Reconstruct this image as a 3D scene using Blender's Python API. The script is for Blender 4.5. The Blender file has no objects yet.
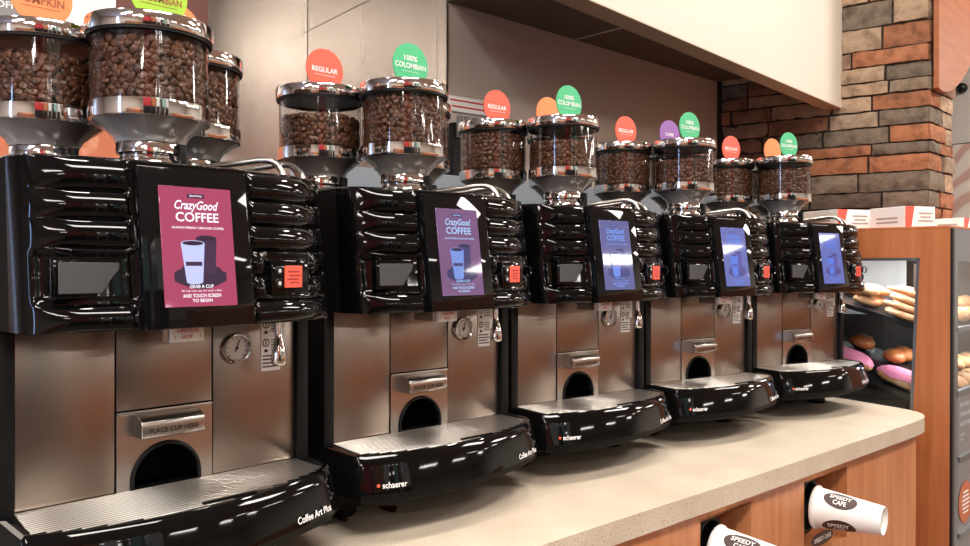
import bpy, bmesh, math, random
from mathutils import Matrix, Vector
random.seed(7)
PI = math.pi
UP = .9            # counter top stands .9 m above the floor
ZC = .0142         # counter top in the working frame
col = bpy.context.scene.collection

# ------------------------------------------------------------------ materials
def s2l(c):
    return tuple(((v/255/12.92) if v/255 <= .04045 else ((v/255+.055)/1.055)**2.4) for v in c) + (1,)
def mat(name, rgb, rough=.5, metal=0, **k):
    m = bpy.data.materials.new(name); m.use_nodes = True
    b = m.node_tree.nodes['Principled BSDF']
    b.inputs['Base Color'].default_value = s2l(rgb)
    b.inputs['Roughness'].default_value = rough
    b.inputs['Metallic'].default_value = metal
    for kk, v in k.items():
        b.inputs[kk.replace('_', ' ')].default_value = v
    return m
def nodes(m):
    return m.node_tree.nodes, m.node_tree.links, m.node_tree.nodes['Principled BSDF']
def coords(m, scale, kind='Object'):
    n, l, b = nodes(m)
    tc = n.new('ShaderNodeTexCoord'); mp = n.new('ShaderNodeMapping')
    mp.inputs['Scale'].default_value = scale
    l.new(tc.outputs[kind], mp.inputs['Vector']); return mp
def noise(m, scale, detail=4, vec=(1,1,1), kind='Object'):
    n, l, b = nodes(m)
    mp = coords(m, vec, kind); t = n.new('ShaderNodeTexNoise')
    t.inputs['Scale'].default_value = scale; t.inputs['Detail'].default_value = detail
    l.new(mp.outputs[0], t.inputs['Vector']); return t
def ramp(m, src, stops):
    n, l, b = nodes(m)
    r = n.new('ShaderNodeValToRGB'); e = r.color_ramp.elements
    while len(e) < len(stops): e.new(.5)
    for q, (p, c) in zip(e, stops):
        q.position = p; q.color = s2l(c) if len(c) == 3 else c
    l.new(src, r.inputs[0]); return r
def bump(m, src, strength, dist=.002):
    n, l, b = nodes(m)
    bp = n.new('ShaderNodeBump'); bp.inputs['Strength'].default_value = strength
    bp.inputs['Distance'].default_value = dist
    l.new(src, bp.inputs['Height']); l.new(bp.outputs[0], b.inputs['Normal'])
def emis(name, rgb, s):
    m = mat(name, rgb, .04); b = m.node_tree.nodes['Principled BSDF']
    b.inputs['Emission Color'].default_value = s2l(rgb); b.inputs['Emission Strength'].default_value = s
    b.inputs['Base Color'].default_value = (.01,.01,.01,1)
    return m

M = {}
M['gloss'] = mat('gloss_black', (7,7,8), .05, 0, Specular_IOR_Level=.30)
t = noise(M['gloss'], 60, 2); bump(M['gloss'], t.outputs['Fac'], .06, .0005)
M['black'] = mat('satin_black', (11,11,12), .5, 0, Specular_IOR_Level=.25)
M['matte'] = mat('matte_black', (8,8,8), .7, 0, Specular_IOR_Level=.12)
M['bezel'] = mat('bezel_glass', (12,12,14), .035, 0, Specular_IOR_Level=.32)
def steel(name, rgb, r0, vec, kind='Object', wav=.05):
    m = mat(name, rgb, r0, 1)
    n, l, b = nodes(m)
    t = noise(m, 6, 2, vec, kind)
    r = n.new('ShaderNodeMapRange'); r.inputs['To Min'].default_value = r0-.05; r.inputs['To Max'].default_value = r0+.07
    l.new(t.outputs['Fac'], r.inputs['Value']); l.new(r.outputs[0], b.inputs['Roughness'])
    t2 = noise(m, 1.6, 1, (1,1,1), kind); bump(m, t2.outputs['Fac'], wav, .02)
    return m
M['steel'] = steel('brushed_steel', (158,146,137), .30, (10,10,.6))
M['steel2'] = steel('wall_steel', (206,198,190), .24, (3,3,.25), wav=.5)
M['steel3'] = steel('alcove_steel', (224,212,198), .45, (5,5,.25), wav=.2); M['steel3'].node_tree.nodes['Principled BSDF'].inputs['Metallic'].default_value = .3
M['lightsteel'] = mat('bright_steel', (186,182,176), .28, 1)
M['chrome'] = mat('chrome', (226,224,222), .07, 1)
t = noise(M['chrome'], 9, 1); bump(M['chrome'], t.outputs['Fac'], .10, .003)
M['funnel'] = mat('funnel_metal', (226,222,216), .24, .55)
M['grille'] = mat('grille_steel', (214,208,200), .3, 1)
M['lcd'] = mat('lcd_grey', (74,74,77), .6, 0, Specular_IOR_Level=.2)
M['card'] = mat('orange_card', (238,92,74), .5)
M['cardink'] = mat('card_ink', (150,40,35), .5)
M['white'] = mat('white_plastic', (232,230,226), .45)
M['paper'] = mat('white_paper', (244,243,240), .6)
M['ink'] = mat('black_ink', (35,33,33), .6)
M['redink'] = mat('red_ink', (200,45,45), .6)
M['letter'] = mat('white_lettering', (238,238,238), .5)
M['reddot'] = mat('red_logo', (235,90,60), .5)
M['steeltext'] = mat('engraved_text', (45,40,38), .5)
M['wallsheen'] = mat('wall_sheen_grey', (150,158,166), .35)  # ceiling light reflected in the steel wall, as a flat colour
M['button'] = mat('button', (200,200,200), .3)
M['bean'] = mat('roasted_bean', (88,50,33), .34)
t = noise(M['bean'], 130, 2); r = ramp(M['bean'], t.outputs['Fac'], [(.3,(56,32,20)), (.7,(114,72,46))])
M['bean'].node_tree.links.new(r.outputs[0], M['bean'].node_tree.nodes['Principled BSDF'].inputs['Base Color'])
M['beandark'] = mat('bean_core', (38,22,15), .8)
M['orange'] = mat('disc_orange_red', (246,98,76), .5)
M['green'] = mat('disc_green', (72,186,128), .5)
M['lime'] = mat('disc_lime', (166,212,62), .5)
M['orange2'] = mat('disc_orange', (248,140,84), .5)
M['purple'] = mat('disc_purple', (146,98,168), .5)
M['discink'] = mat('disc_ink', (150,84,50), .5)

def glass_mat(name, tint=(.93,.93,.93,1), gl=.05):
    m = bpy.data.materials.new(name); m.use_nodes = True
    n = m.node_tree.nodes; l = m.node_tree.links; n.clear()
    o = n.new('ShaderNodeOutputMaterial'); mx = n.new('ShaderNodeMixShader')
    tr = n.new('ShaderNodeBsdfTransparent'); g = n.new('ShaderNodeBsdfGlossy'); lw = n.new('ShaderNodeLayerWeight')
    lw.inputs[0].default_value = .5; pw = n.new('ShaderNodeMath'); pw.operation = 'POWER'; pw.inputs[1].default_value = 4
    f = n.new('ShaderNodeMath'); f.operation = 'MULTIPLY_ADD'; f.inputs[1].default_value = .5; f.inputs[2].default_value = .035
    l.new(lw.outputs['Facing'], pw.inputs[0]); l.new(pw.outputs[0], f.inputs[0])
    tr.inputs[0].default_value = tint; g.inputs['Roughness'].default_value = gl
    l.new(f.outputs[0], mx.inputs[0]); l.new(tr.outputs[0], mx.inputs[1]); l.new(g.outputs[0], mx.inputs[2])
    l.new(mx.outputs[0], o.inputs[0]); return m
M['glass'] = glass_mat('clear_jar')
M['pane'] = glass_mat('case_glass', (.95,.97,.98,1), .02)
M['wrap'] = glass_mat('plastic_wrap', (.75,.75,.75,1), .15)

def wood(name, a, b_, vec, rough=.38):
    m = mat(name, a, rough); n, l, b = nodes(m)
    t = noise(m, 6, 6, vec); r = ramp(m, t.outputs['Fac'], [(.3,a), (.72,b_)])
    l.new(r.outputs[0], b.inputs['Base Color']); return m
M['wood'] = wood('cherry_laminate', (186,114,70), (208,142,96), (9,9,.7))
M['wood2'] = wood('dark_cherry', (172,100,58), (194,120,74), (9,9,.6))
M['wood3'] = wood('arch_wood', (142,80,44), (162,96,56), (.8,3,8), .45)

m = M['counter'] = mat('quartz', (214,196,172), .3); n, l, b = nodes(m)
t = noise(m, 420, 2); t2 = noise(m, 9, 3)
r = ramp(m, t.outputs['Fac'], [(.28,(146,122,98)), (.38,(208,196,178)), (.7,(219,208,192)), (.8,(244,236,222))])
r2 = ramp(m, t2.outputs['Fac'], [(.3,(238,232,226)), (.7,(255,253,250))])
mx = n.new('ShaderNodeMix'); mx.data_type = 'RGBA'; mx.blend_type = 'MULTIPLY'; mx.inputs[0].default_value = 1
l.new(r.outputs[0], mx.inputs[6]); l.new(r2.outputs[0], mx.inputs[7]); l.new(mx.outputs[2], b.inputs['Base Color'])

m = M['stone'] = mat('stacked_stone', (150,120,95), .85); n, l, b = nodes(m)
at = n.new('ShaderNodeAttribute'); at.attribute_name = 'Col'
t = noise(m, 26, 8); r = ramp(m, t.outputs['Fac'], [(.25,(150,142,136)), (.5,(226,222,218)), (.8,(255,255,255))])
mx = n.new('ShaderNodeMix'); mx.data_type = 'RGBA'; mx.blend_type = 'MULTIPLY'; mx.inputs[0].default_value = 1
l.new(at.outputs['Color'], mx.inputs[6]); l.new(r.outputs[0], mx.inputs[7]); l.new(mx.outputs[2], b.inputs['Base Color'])
t = noise(m, 60, 8); bump(m, t.outputs['Fac'], .7, .008)
M['mortar'] = mat('dark_mortar', (46,36,30), .95)

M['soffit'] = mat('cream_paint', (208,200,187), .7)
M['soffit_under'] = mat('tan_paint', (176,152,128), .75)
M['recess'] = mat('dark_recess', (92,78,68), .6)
M['beige'] = mat('beige_wall', (222,216,208), .8)
M['ceil'] = mat('ceiling_tile', (236,230,222), .9)
m = M['floor'] = mat('store_tile', (112,96,84), .35); n, l, b = nodes(m)
bt = n.new('ShaderNodeTexBrick'); mp = coords(m, (1.6,1.6,1.6)); l.new(mp.outputs[0], bt.inputs['Vector'])
bt.offset = 0; bt.inputs['Color1'].default_value = s2l((122,104,90)); bt.inputs['Color2'].default_value = s2l((104,88,76)); bt.inputs['Mortar'].default_value = s2l((70,56,46))
bt.inputs['Mortar Size'].default_value = .008; l.new(bt.outputs[0], b.inputs['Base Color'])
M['poster_white'] = mat('poster_white', (240,238,234), .5)
M['poster_brown'] = mat('poster_brown', (104,58,46), .5)
m = M['poster_orange'] = mat('poster_orange', (204,124,88), .5)
t = noise(m, 14, 3); r = ramp(m, t.outputs['Fac'], [(.46,(196,112,76)), (.52,(216,150,116)), (.56,(200,118,84))])
m.node_tree.links.new(r.outputs[0], m.node_tree.nodes['Principled BSDF'].inputs['Base Color'])
m = M['poster_pink'] = mat('poster_pastry', (230,205,190), .5); n, l, b = nodes(m)
w = n.new('ShaderNodeTexWave'); w.wave_type = 'RINGS'; w.inputs['Scale'].default_value = 3; w.inputs['Distortion'].default_value = 5
mp = coords(m, (1,1,1)); l.new(mp.outputs[0], w.inputs['Vector'])
r = ramp(m, w.outputs['Fac'], [(.2,(216,176,162)), (.45,(236,218,206)), (.8,(240,228,218))]); l.new(r.outputs[0], b.inputs['Base Color'])
M['alu'] = mat('aluminium_frame', (140,146,152), .3, .8)
M['casegrey'] = mat('case_liner', (196,206,212), .4)
M['caseblack'] = mat('case_black', (24,24,26), .35)
M['casepanel'] = mat('case_panel', (128,126,126), .35)
M['sticker_orange'] = mat('sticker_orange', (190,106,70), .5)
m = M['crust'] = mat('baked_crust', (206,150,96), .6)
t = noise(m, 30, 4); r = ramp(m, t.outputs['Fac'], [(.3,(176,110,62)), (.6,(222,176,128)), (.8,(238,208,170))])
m.node_tree.links.new(r.outputs[0], m.node_tree.nodes['Principled BSDF'].inputs['Base Color'])
M['crustdark'] = mat('dark_crust', (158,92,46), .5)
M['icing'] = mat('pink_icing', (232,140,176), .35)
M['cupwhite'] = mat('cup_white', (238,236,232), .4)
M['cupbrown'] = mat('cup_brown', (62,38,30), .45)
M['dome'] = mat('dome_black', (16,16,18), .1)
M['redshelf'] = mat('red_cooler', (190,50,52), .4)
M['whiteshelf'] = mat('white_display', (226,230,232), .4)
M['tealshelf'] = mat('teal_display', (140,196,186), .4)

# ------------------------------------------------------------------ mesh helpers
class MB:
    def __init__(s): s.bm = bmesh.new()
    def _bev(s, geom, w, seg):
        if w > 0:
            ed = list({e for v in geom for e in v.link_edges})
            bmesh.ops.bevel(s.bm, geom=ed, offset=w, segments=seg, affect='EDGES', profile=.5)
    def box(s, a, b_, bev=0, seg=2, mx=None):
        vs = [s.bm.verts.new((x,y,z)) for x in (a[0],b_[0]) for y in (a[1],b_[1]) for z in (a[2],b_[2])]
        for f in ((0,1,3,2),(4,6,7,5),(0,4,5,1),(2,3,7,6),(0,2,6,4),(1,5,7,3)):
            s.bm.faces.new([vs[i] for i in f])
        if mx is not None:
            for v in vs: v.co = mx @ v.co
        s._bev(vs, bev, seg); return s
    def lathe(s, prof, seg=40, c=(0,0,0), ax='Z', closed=False):
        rings = []
        for r, z in prof:
            ring = []
            if r < 1e-6: ring = [s.bm.verts.new(s._ax(0,0,z,c,ax))]
            else:
                for i in range(seg):
                    a = 2*PI*i/seg
                    ring.append(s.bm.verts.new(s._ax(r*math.cos(a), r*math.sin(a), z, c, ax)))
            rings.append(ring)
        pr = list(zip(rings, rings[1:])) + ([(rings[-1], rings[0])] if closed else [])
        for p, q in pr:
            if len(p) == 1 and len(q) == 1: continue
            for i in range(seg):
                j = (i+1) % seg
                if len(p) == 1: s.bm.faces.new((p[0], q[j], q[i]))
                elif len(q) == 1: s.bm.faces.new((p[i], p[j], q[0]))
                else: s.bm.faces.new((p[i], p[j], q[j], q[i]))
        return s
    def _ax(s, x, y, z, c, ax):
        if ax == 'Z': v = (x, y, z)
        elif ax == 'Y': v = (x, z, y)
        else: v = (z, x, y)
        return (v[0]+c[0], v[1]+c[1], v[2]+c[2])
    def prism(s, poly, z0, z1, bev=0, seg=2, mx=None):
        lo = [s.bm.verts.new((x,y,z0)) for x, y in poly]; hi = [s.bm.verts.new((x,y,z1)) for x, y in poly]
        n = len(poly)
        s.bm.faces.new(lo[::-1]); s.bm.faces.new(hi)
        for i in range(n): s.bm.faces.new((lo[i], lo[(i+1)%n], hi[(i+1)%n], hi[i]))
        if mx is not None:
            for v in lo+hi: v.co = mx @ v.co
        s._bev(lo+hi, bev, seg); return s
    def tube(s, pts, r, seg=12, cap=True):
        pts = [Vector(p) for p in pts]; rings = []
        up = Vector((0,0,1)); prev = None
        for i, p in enumerate(pts):
            d = (pts[min(i+1,len(pts)-1)] - pts[max(i-1,0)]).normalized()
            a = d.cross(up) if prev is None else prev - d*prev.dot(d)
            if a.length < 1e-4: a = d.cross(Vector((1,0,0)))
            a.normalize(); b_ = d.cross(a); prev = a
            rr = r[i] if isinstance(r, (list,tuple)) else r
            rings.append([s.bm.verts.new(p + a*rr*math.cos(2*PI*k/seg) + b_*rr*math.sin(2*PI*k/seg)) for k in range(seg)])
        for p, q in zip(rings, rings[1:]):
            for i in range(seg): s.bm.faces.new((p[i], p[(i+1)%seg], q[(i+1)%seg], q[i]))
        if cap: s.bm.faces.new(rings[0][::-1]); s.bm.faces.new(rings[-1])
        return s
    def quad(s, pts):
        s.bm.faces.new([s.bm.verts.new(p) for p in pts]); return s
    def build(s, name, m, parent=None, xf=None, dz=0, smooth=40):
        bm = s.bm
        if xf is not None: bm.transform(xf)
        if dz: bmesh.ops.translate(bm, verts=bm.verts, vec=(0,0,dz))
        bmesh.ops.recalc_face_normals(bm, faces=bm.faces)
        me = bpy.data.meshes.new(name); bm.to_mesh(me); bm.free()
        me.materials.append(m)
        if smooth:
            me.polygons.foreach_set('use_smooth', [True]*len(me.polygons))
            me.set_sharp_from_angle(angle=math.radians(smooth))
        o = bpy.data.objects.new(name, me); col.objects.link(o)
        if parent: o.parent = parent
        return o
def tag(o, label=None, cat=None, group=None, kind=None):
    if label: o['label'] = label
    if cat: o['category'] = cat
    if group: o['group'] = group
    if kind: o['kind'] = kind
    return o
def empty(name, loc, rz=0):
    o = bpy.data.objects.new(name, None); col.objects.link(o); o.empty_display_size = .05
    o.location = loc; o.rotation_euler = (0,0,rz); return o
def copy_tree(o, parent=None):
    c = o.copy(); col.objects.link(c); c.parent = parent
    for ch in [x for x in bpy.data.objects if x.parent == o]: copy_tree(ch, c)
    return c

def text_bm(lines, extr=.0002, bold=False, shear=0, space=1.0, mb=None):
    """lines: (string, width or None, height, cx, cy) -> MB in the XY plane facing +Z"""
    mb = mb or MB()
    for st, wid, hgt, cx, cy in lines:
        cu = bpy.data.curves.new('tmp', 'FONT'); cu.body = st; cu.size = 1; cu.align_x = 'CENTER'
        cu.extrude = 0; cu.shear = shear; cu.offset = .018 if bold else 0; cu.space_character = space
        cu.resolution_u = 3
        ob = bpy.data.objects.new('tmp', cu); col.objects.link(ob)
        dg = bpy.context.evaluated_depsgraph_get(); dg.update()
        me = bpy.data.meshes.new_from_object(ob.evaluated_get(dg))
        xs = [v.co.x for v in me.vertices]; ys = [v.co.y for v in me.vertices]
        if xs:
            x0, x1, y0, y1 = min(xs), max(xs), min(ys), max(ys)
            sy = hgt/(y1-y0); sx = sy if wid is None else wid/(x1-x0)
            tmp = bmesh.new(); tmp.from_mesh(me)
            for v in tmp.verts:
                v.co = Vector(((v.co.x-(x0+x1)/2)*sx+cx, (v.co.y-(y0+y1)/2)*sy+cy, extr))
            tmp.to_mesh(me); tmp.free(); mb.bm.from_mesh(me)
        bpy.data.objects.remove(ob); bpy.data.curves.remove(cu); bpy.data.meshes.remove(me)
    return mb
FRONT = Matrix(((1,0,0,0),(0,0,-1,0),(0,1,0,0),(0,0,0,1)))      # XY plane facing +Z -> XZ plane facing -Y

# ------------------------------------------------------------------ coffee machine
Z0 = -ZC
def spline(pts, n=8):
    out = []
    P = [pts[0]] + list(pts) + [pts[-1]]
    for i in range(1, len(P)-2):
        for k in range(n):
            t = k/n; a, b_, c, d = P[i-1], P[i], P[i+1], P[i+2]
            out.append(tuple(.5*((2*b_[j]) + (-a[j]+c[j])*t + (2*a[j]-5*b_[j]+4*c[j]-d[j])*t*t + (-a[j]+3*b_[j]-3*c[j]+d[j])*t**3) for j in range(2)))
    out.append(tuple(pts[-1])); return out
def offset(poly, d):
    out = []
    for i, p in enumerate(poly):
        a = poly[max(i-1,0)]; b_ = poly[min(i+1,len(poly)-1)]
        tx, ty = b_[0]-a[0], b_[1]-a[1]; L = math.hypot(tx,ty) or 1
        out.append((p[0]+ty/L*d, p[1]-tx/L*d))
    return out

def head_front(x, z):
    k = abs(x+.005)/.158
    return -.087 + .040*min(k,1)**4 - (.45-z)*.14
VAL = [.451,.422,.396,.370,.344,.318,.2945]
def rib(z):
    for a, b_ in zip(VAL, VAL[1:]):
        if b_ <= z <= a:
            u = (z-b_)/(a-b_)*2-1
            return 1-math.sqrt(max(0, 1-u**2*.96))
    return 0
def sstep(a, b_, x):
    t = min(1, max(0, (x-a)/(b_-a))); return t*t*(3-2*t)
def head_mesh(root):
    bm = bmesh.new()
    xs = [-.163+.32*i/110 for i in range(111)]
    zs = []
    for a, b_ in zip(VAL, VAL[1:]):
        for k in range(9): zs.append(a+(b_-a)*(.5-.5*math.cos(PI*k/9)))
    zs.append(VAL[-1])
    rows = []
    for z in zs:
        lean = (.45-z)*.14; row = []
        x0, x1 = -.165, .158
        row.append((x0, .40)); row.append((x0, .02)); row.append((x0, -.03-lean*.6))
        for x in xs:
            y = head_front(x, z)
            e = min(x-xs[0], xs[-1]-x)            # rounded vertical corners
            if e < .012: y += .012*(1-math.sqrt(max(0,1-(1-e/.012)**2)))
            fade = sstep(.006, .045, x-xs[0])*sstep(.004, .02, xs[-1]-x)
            amp = .0085*fade
            if -.079 < x < .041: amp = 0; y += .004
            d = amp*rib(z)
            # pockets for the small display and for the button panel
            for (a, b_, c, e2) in ((-.150,-.079,.3205,.3655), (.056,.118,.3215,.3655)):
                q = sstep(a-.006, a+.004, x)*(1-sstep(b_-.004, b_+.006, x))*sstep(c-.004, c+.003, z)*(1-sstep(e2-.003, e2+.004, z))
                d = d*(1-q) + .006*q
            y += d
            row.append((x, y))
        row.append((x1, -.03-lean*.6)); row.append((x1, .02)); row.append((x1, .40))
        rows.append([bm.verts.new((x, y, z)) for x, y in row])
    top = [bm.verts.new((v.co.x*.985, v.co.y+(.006 if v.co.y < .3 else -.003), .4535)) for v in rows[0]]
    rows.insert(0, top)
    for p, q in zip(rows, rows[1:]):
        for i in range(len(p)-1): bm.faces.new((p[i], p[i+1], q[i+1], q[i]))
        bm.faces.new((p[-1], p[0], q[0], q[-1]))
    bm.faces.new(rows[0]); bm.faces.new(rows[-1][::-1])
    mb = MB(); mb.bm.free(); mb.bm = bm
    o = mb.build('head_cover', M['gloss'], root, dz=Z0, smooth=50); o.data.materials.append(M['matte'])
    for p in o.data.polygons:
        if abs(p.normal.x) > .97 and p.center.y > -.03: p.material_index = 1
    return o

TR_TOP = spline([(-.165,-.0),(-.165,-.04),(-.165,-.078)], 4)[:-1] + spline([(-.165,-.078),(-.13,-.0965),(-.087,-.1085),(-.04,-.114),(.01,-.1125),(.06,-.102),(.105,-.089),(.142,-.074),(.164,-.053),(.173,-.022),(.173,0)], 6)
def tray(root):
    bm = bmesh.new(); loops = []
    for off, z in ((-.007,.1215),(-.003,.1225),(0,.120),(.004,.108),(.010,.086),(.012,.076),(.006,.066),(-.012,.058)):
        pl = offset(TR_TOP, off)
        pl = [(max(-.166,min(.182,x)), min(y,.0)) for x, y in pl]
        loops.append([bm.verts.new((x, y, z)) for x, y in pl])
    inner = offset(TR_TOP, -.008); inner = [(max(-.158,min(.166,x)), min(y,-.001)) for x, y in inner]
    loops.insert(0, [bm.verts.new((x, y, .1218)) for x, y in inner])
    for p, q in zip(loops, loops[1:]):
        for i in range(len(p)-1): bm.faces.new((p[i], p[i+1], q[i+1], q[i]))
        bm.faces.new((p[-1], p[0], q[0], q[-1]))
    bm.faces.new(loops[0]); bm.faces.new(loops[-1][::-1])
    mb = MB(); mb.bm.free(); mb.bm = bm
    tr = mb.build('drip_tray', M['gloss'], root, dz=Z0, smooth=35)
    tr.data.materials.append(M['matte'])
    for p in tr.data.polygons:
        if len(p.vertices) > 20 and p.center.z > .1: p.material_index = 1
        if (p.normal.x < -.7 and p.center.x < -.15) or p.center.z < .073-ZC: p.material_index = 1
    # grille slats run along the width and are cut to the tray's outline
    g = MB(); inn = offset(TR_TOP, -.0095)
    y = -.003
    def span(y):
        xs = []
        for (x0,y0),(x1,y1) in zip(inn, inn[1:]):
            if (y0-y)*(y1-y) <= 0 and y0 != y1: xs.append(x0+(y-y0)/(y1-y0)*(x1-x0))
        return (max(-.1505-.10*max(0,-y)*.9,min(xs)), min(.1505,max(xs))) if len(xs) >= 2 else None
    while y > -.105:
        sp = span(y)
        if sp and sp[1]-sp[0] > .02: g.box((sp[0], y-.0019, .1195), (sp[1], y+.0019, .1222), .0003, 1)
        y -= .0058
    gr = g.build('grille', M['grille'], tr, dz=Z0)
    s = MB(); s.box((-.012,-.0985,.1195),(.045,-.0955,.1236)); sl = s.build('slot', M['matte'], tr, dz=Z0)
    # lettering wrapped round the front
    path = offset(TR_TOP, .0105); L = [0]
    for a, b_ in zip(path, path[1:]): L.append(L[-1]+math.hypot(b_[0]-a[0], b_[1]-a[1]))
    def at(s_):
        for i in range(len(path)-1):
            if L[i] <= s_ <= L[i+1]:
                t = (s_-L[i])/(L[i+1]-L[i]); a, b_ = path[i], path[i+1]
                return a[0]+(b_[0]-a[0])*t, a[1]+(b_[1]-a[1])*t
        return path[-1]
    def s_of(x):
        for i in range(12, len(path)-1):
            if path[i][0] <= x <= path[i+1][0]: return L[i]+(x-path[i][0])/(path[i+1][0]-path[i][0])*(L[i+1]-L[i])
        return L[-1]
    def wrapped(txt, xa, hgt, z, m, name, width, bold=True, mb=None):
        mb = mb or text_bm([(txt, width, hgt, width/2, 0)], 0, bold)
        s0 = s_of(xa)
        for v in mb.bm.verts:
            x, y = at(s0+v.co.x); x2, y2 = at(s0+v.co.x+.001); tx, ty = x2-x, y2-y; q = math.hypot(tx,ty) or 1
            nx, ny = ty/q, -tx/q; o_ = .0009 + (.086-(z+v.co.y))*.18
            v.co = Vector((x+nx*o_, y+ny*o_, z+v.co.y))
        return mb.build(name, m, tr, dz=Z0, smooth=0)
    wrapped('schaerer', -.143, .0072, .0865, M['letter'], 'lettering', .031)
    d = MB(); d.lathe([(0,0),(.0021,0)], 14); wrapped('', -.1475, .005, .0865, M['reddot'], 'logo_dot', .01, mb=d)
    wrapped('Coffee Art Plus', .088, .0075, .084, M['letter'], 'lettering', .058)
    return tr

def hopper(root, x, y, k):
    h = MB(); h.lathe([(.0585,.5265),(.0618,.5262),(.0625,.5255),(.0625,.5105),(.0618,.5085),(.0585,.5085),(.0585,.5265)], 48, (x,y,0))
    hp = h.build('bean_hopper', M['chrome'], root, dz=Z0)
    j = MB(); j.lathe([(.0605,.525),(.0605,.599),(.0597,.599),(.0597,.525)], 56, (x,y,0), closed=True); j.build('jar', M['glass'], hp, dz=Z0)
    f = MB(); f.lathe([(.0588,.5125),(.060,.5085),(.052,.503),(.040,.493),(.036,.485),(.030,.485),(.0,.52)], 12, (x,y,0)); f.build('funnel', M['funnel'], hp, dz=Z0, smooth=25)
    c = MB(); c.lathe([(.026,.487),(.0335,.486),(.035,.482),(.035,.474),(.031,.471),(.034,.466),(.036,.460),(.036,.452),(0,.452)], 36, (x,y,0)); c.build('collar', M['chrome'], hp, dz=Z0)
    b_ = MB(); b_.box((x+.017,y-.0375,.453),(x+.024,y-.029,.484), .001); b_.build('latch', M['black'], hp, dz=Z0)
    l = MB(); l.lathe([(.0,.6008),(.0600,.6008),(.0625,.5985),(.0648,.5985),(.0652,.5992),(.0652,.6130),(.0645,.6145),(.060,.6153),(.050,.6155),(0,.6155)], 56, (x,y,0)); l.build('lid', M['chrome'], hp, dz=Z0)
    g = MB(); g.lathe([(0,.5993),(.0605,.5993),(.0608,.5955),(.0638,.5955),(.0638,.6006),(0,.6006)], 48, (x,y,0)); g.build('gasket', M['black'], hp, dz=Z0)

# screen plane
SO = Vector((-.019,-.1125,.2955+Z0)); a_, b0 = .0215/.153, .1515/.153
SCR = Matrix(((1,0,0,SO.x),(0,a_,-b0,SO.y),(0,b0,a_,SO.z),(0,0,0,1)))
def cup_shape(mb, cx, y0, y1, r0, r1, w=.0006, ell=.0028):
    pts = [(cx-r0, y0)] + [(cx+r0*math.cos(a), y0+ell*.7*math.sin(a)) for a in [PI+PI*k/8 for k in range(1,8)]] + [(cx+r0, y0), (cx+r1, y1)]
    pts += [(cx+r1*math.cos(a), y1+ell*math.sin(a)) for a in [PI*k/8 for k in range(1,8)]] + [(cx-r1, y1)]
    mb.quad([(x,y,w) for x, y in pts]); return mb
def ell_shape(mb, cx, cy, rx, ry, w, n=20):
    mb.quad([(cx+rx*math.cos(2*PI*k/n), cy+ry*math.sin(2*PI*k/n), w) for k in range(n)]); return mb

def screen(root, pal, st):
    s = MB(); s.box((-.0360,.0197,-.001),(.0360,.1349,.0012), .0003, 1)
    sc = s.build('screen', emis('screen_light', pal[0], st), root, xf=SCR)
    W, H, b_ = .072, .1152, .0197
    Y = lambda f: b_+H*(1-f)
    tm = emis('screen_text', pal[1], st*1.15)
    t1 = text_bm([('CrazyGood', .044, .0115, 0, Y(.165))], .0017, True, .35)
    text_bm([('COFFEE', .043, .0092, 0, Y(.255))], .0017, True, 0, 1.0, t1)
    text_bm([('ALWAYS FRESHLY GROUND COFFEE', .052, .0022, 0, Y(.345)), ('GRAB A CUP', .024, .0034, 0, Y(.835)), ('AND TOUCH SCREEN', .038, .0034, 0, Y(.912)), ('TO BEGIN', .020, .0032, 0, Y(.952))], .0017, True, 0, 1.0, t1)
    text_bm([('fill only one cup for each coffee', .040, .0024, 0, Y(.873))], .0017, False, .3, 1.0, t1)
    t1.build('lettering', tm, sc, xf=SCR, smooth=0)
    lg = MB(); lg.box((-.009,Y(.075)-.002,.0012),(.008,Y(.075)+.002,.0016)); lg.build('logo', emis('screen_navy', pal[3], st), sc, xf=SCR, smooth=0)
    text_bm([('Speedway', .013, .0024, -.0005, Y(.075))], .0019, True, .3).build('lettering', tm, sc, xf=SCR, smooth=0)
    bn = MB()
    rnd = random.Random(3)
    bn.quad([(-.026+.052*(k/16), Y(.74)+(.003+.012*math.sin(PI*k/16))*rnd.uniform(.5,1.2), .0014) for k in range(17)] + [(.026-.052*(k/10), Y(.79)-.008*math.sin(PI*k/10), .0014) for k in range(11)])
    bn.build('bean_picture', emis('screen_beans', pal[3], st*.8), sc, xf=SCR, smooth=0)
    c1 = MB(); cup_shape(c1, .0075, Y(.72), Y(.43), .0075, .0105, .0017); c1.build('cup_picture', emis('screen_cup_dark', pal[3], st), sc, xf=SCR, smooth=0)
    c2 = MB(); cup_shape(c2, -.0065, Y(.80), Y(.475), .0080, .0118, .0020); c2.build('cup_picture', emis('screen_cup', pal[2], st*1.1), sc, xf=SCR, smooth=0)
    c3 = MB(); ell_shape(c3, .0075, Y(.43), .0095, .0020, .0022); ell_shape(c3, -.0065, Y(.475), .0105, .0022, .0023)
    c3.build('coffee_picture', emis('screen_coffee', pal[3], st*.6), sc, xf=SCR, smooth=0)
    c4 = MB(); c4.box((-.0145,Y(.665),.0021),(.0015,Y(.63),.0024))
    c4.build('cup_logo', emis('screen_cup_logo', pal[3], st), sc, xf=SCR, smooth=0)
    return sc

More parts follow.
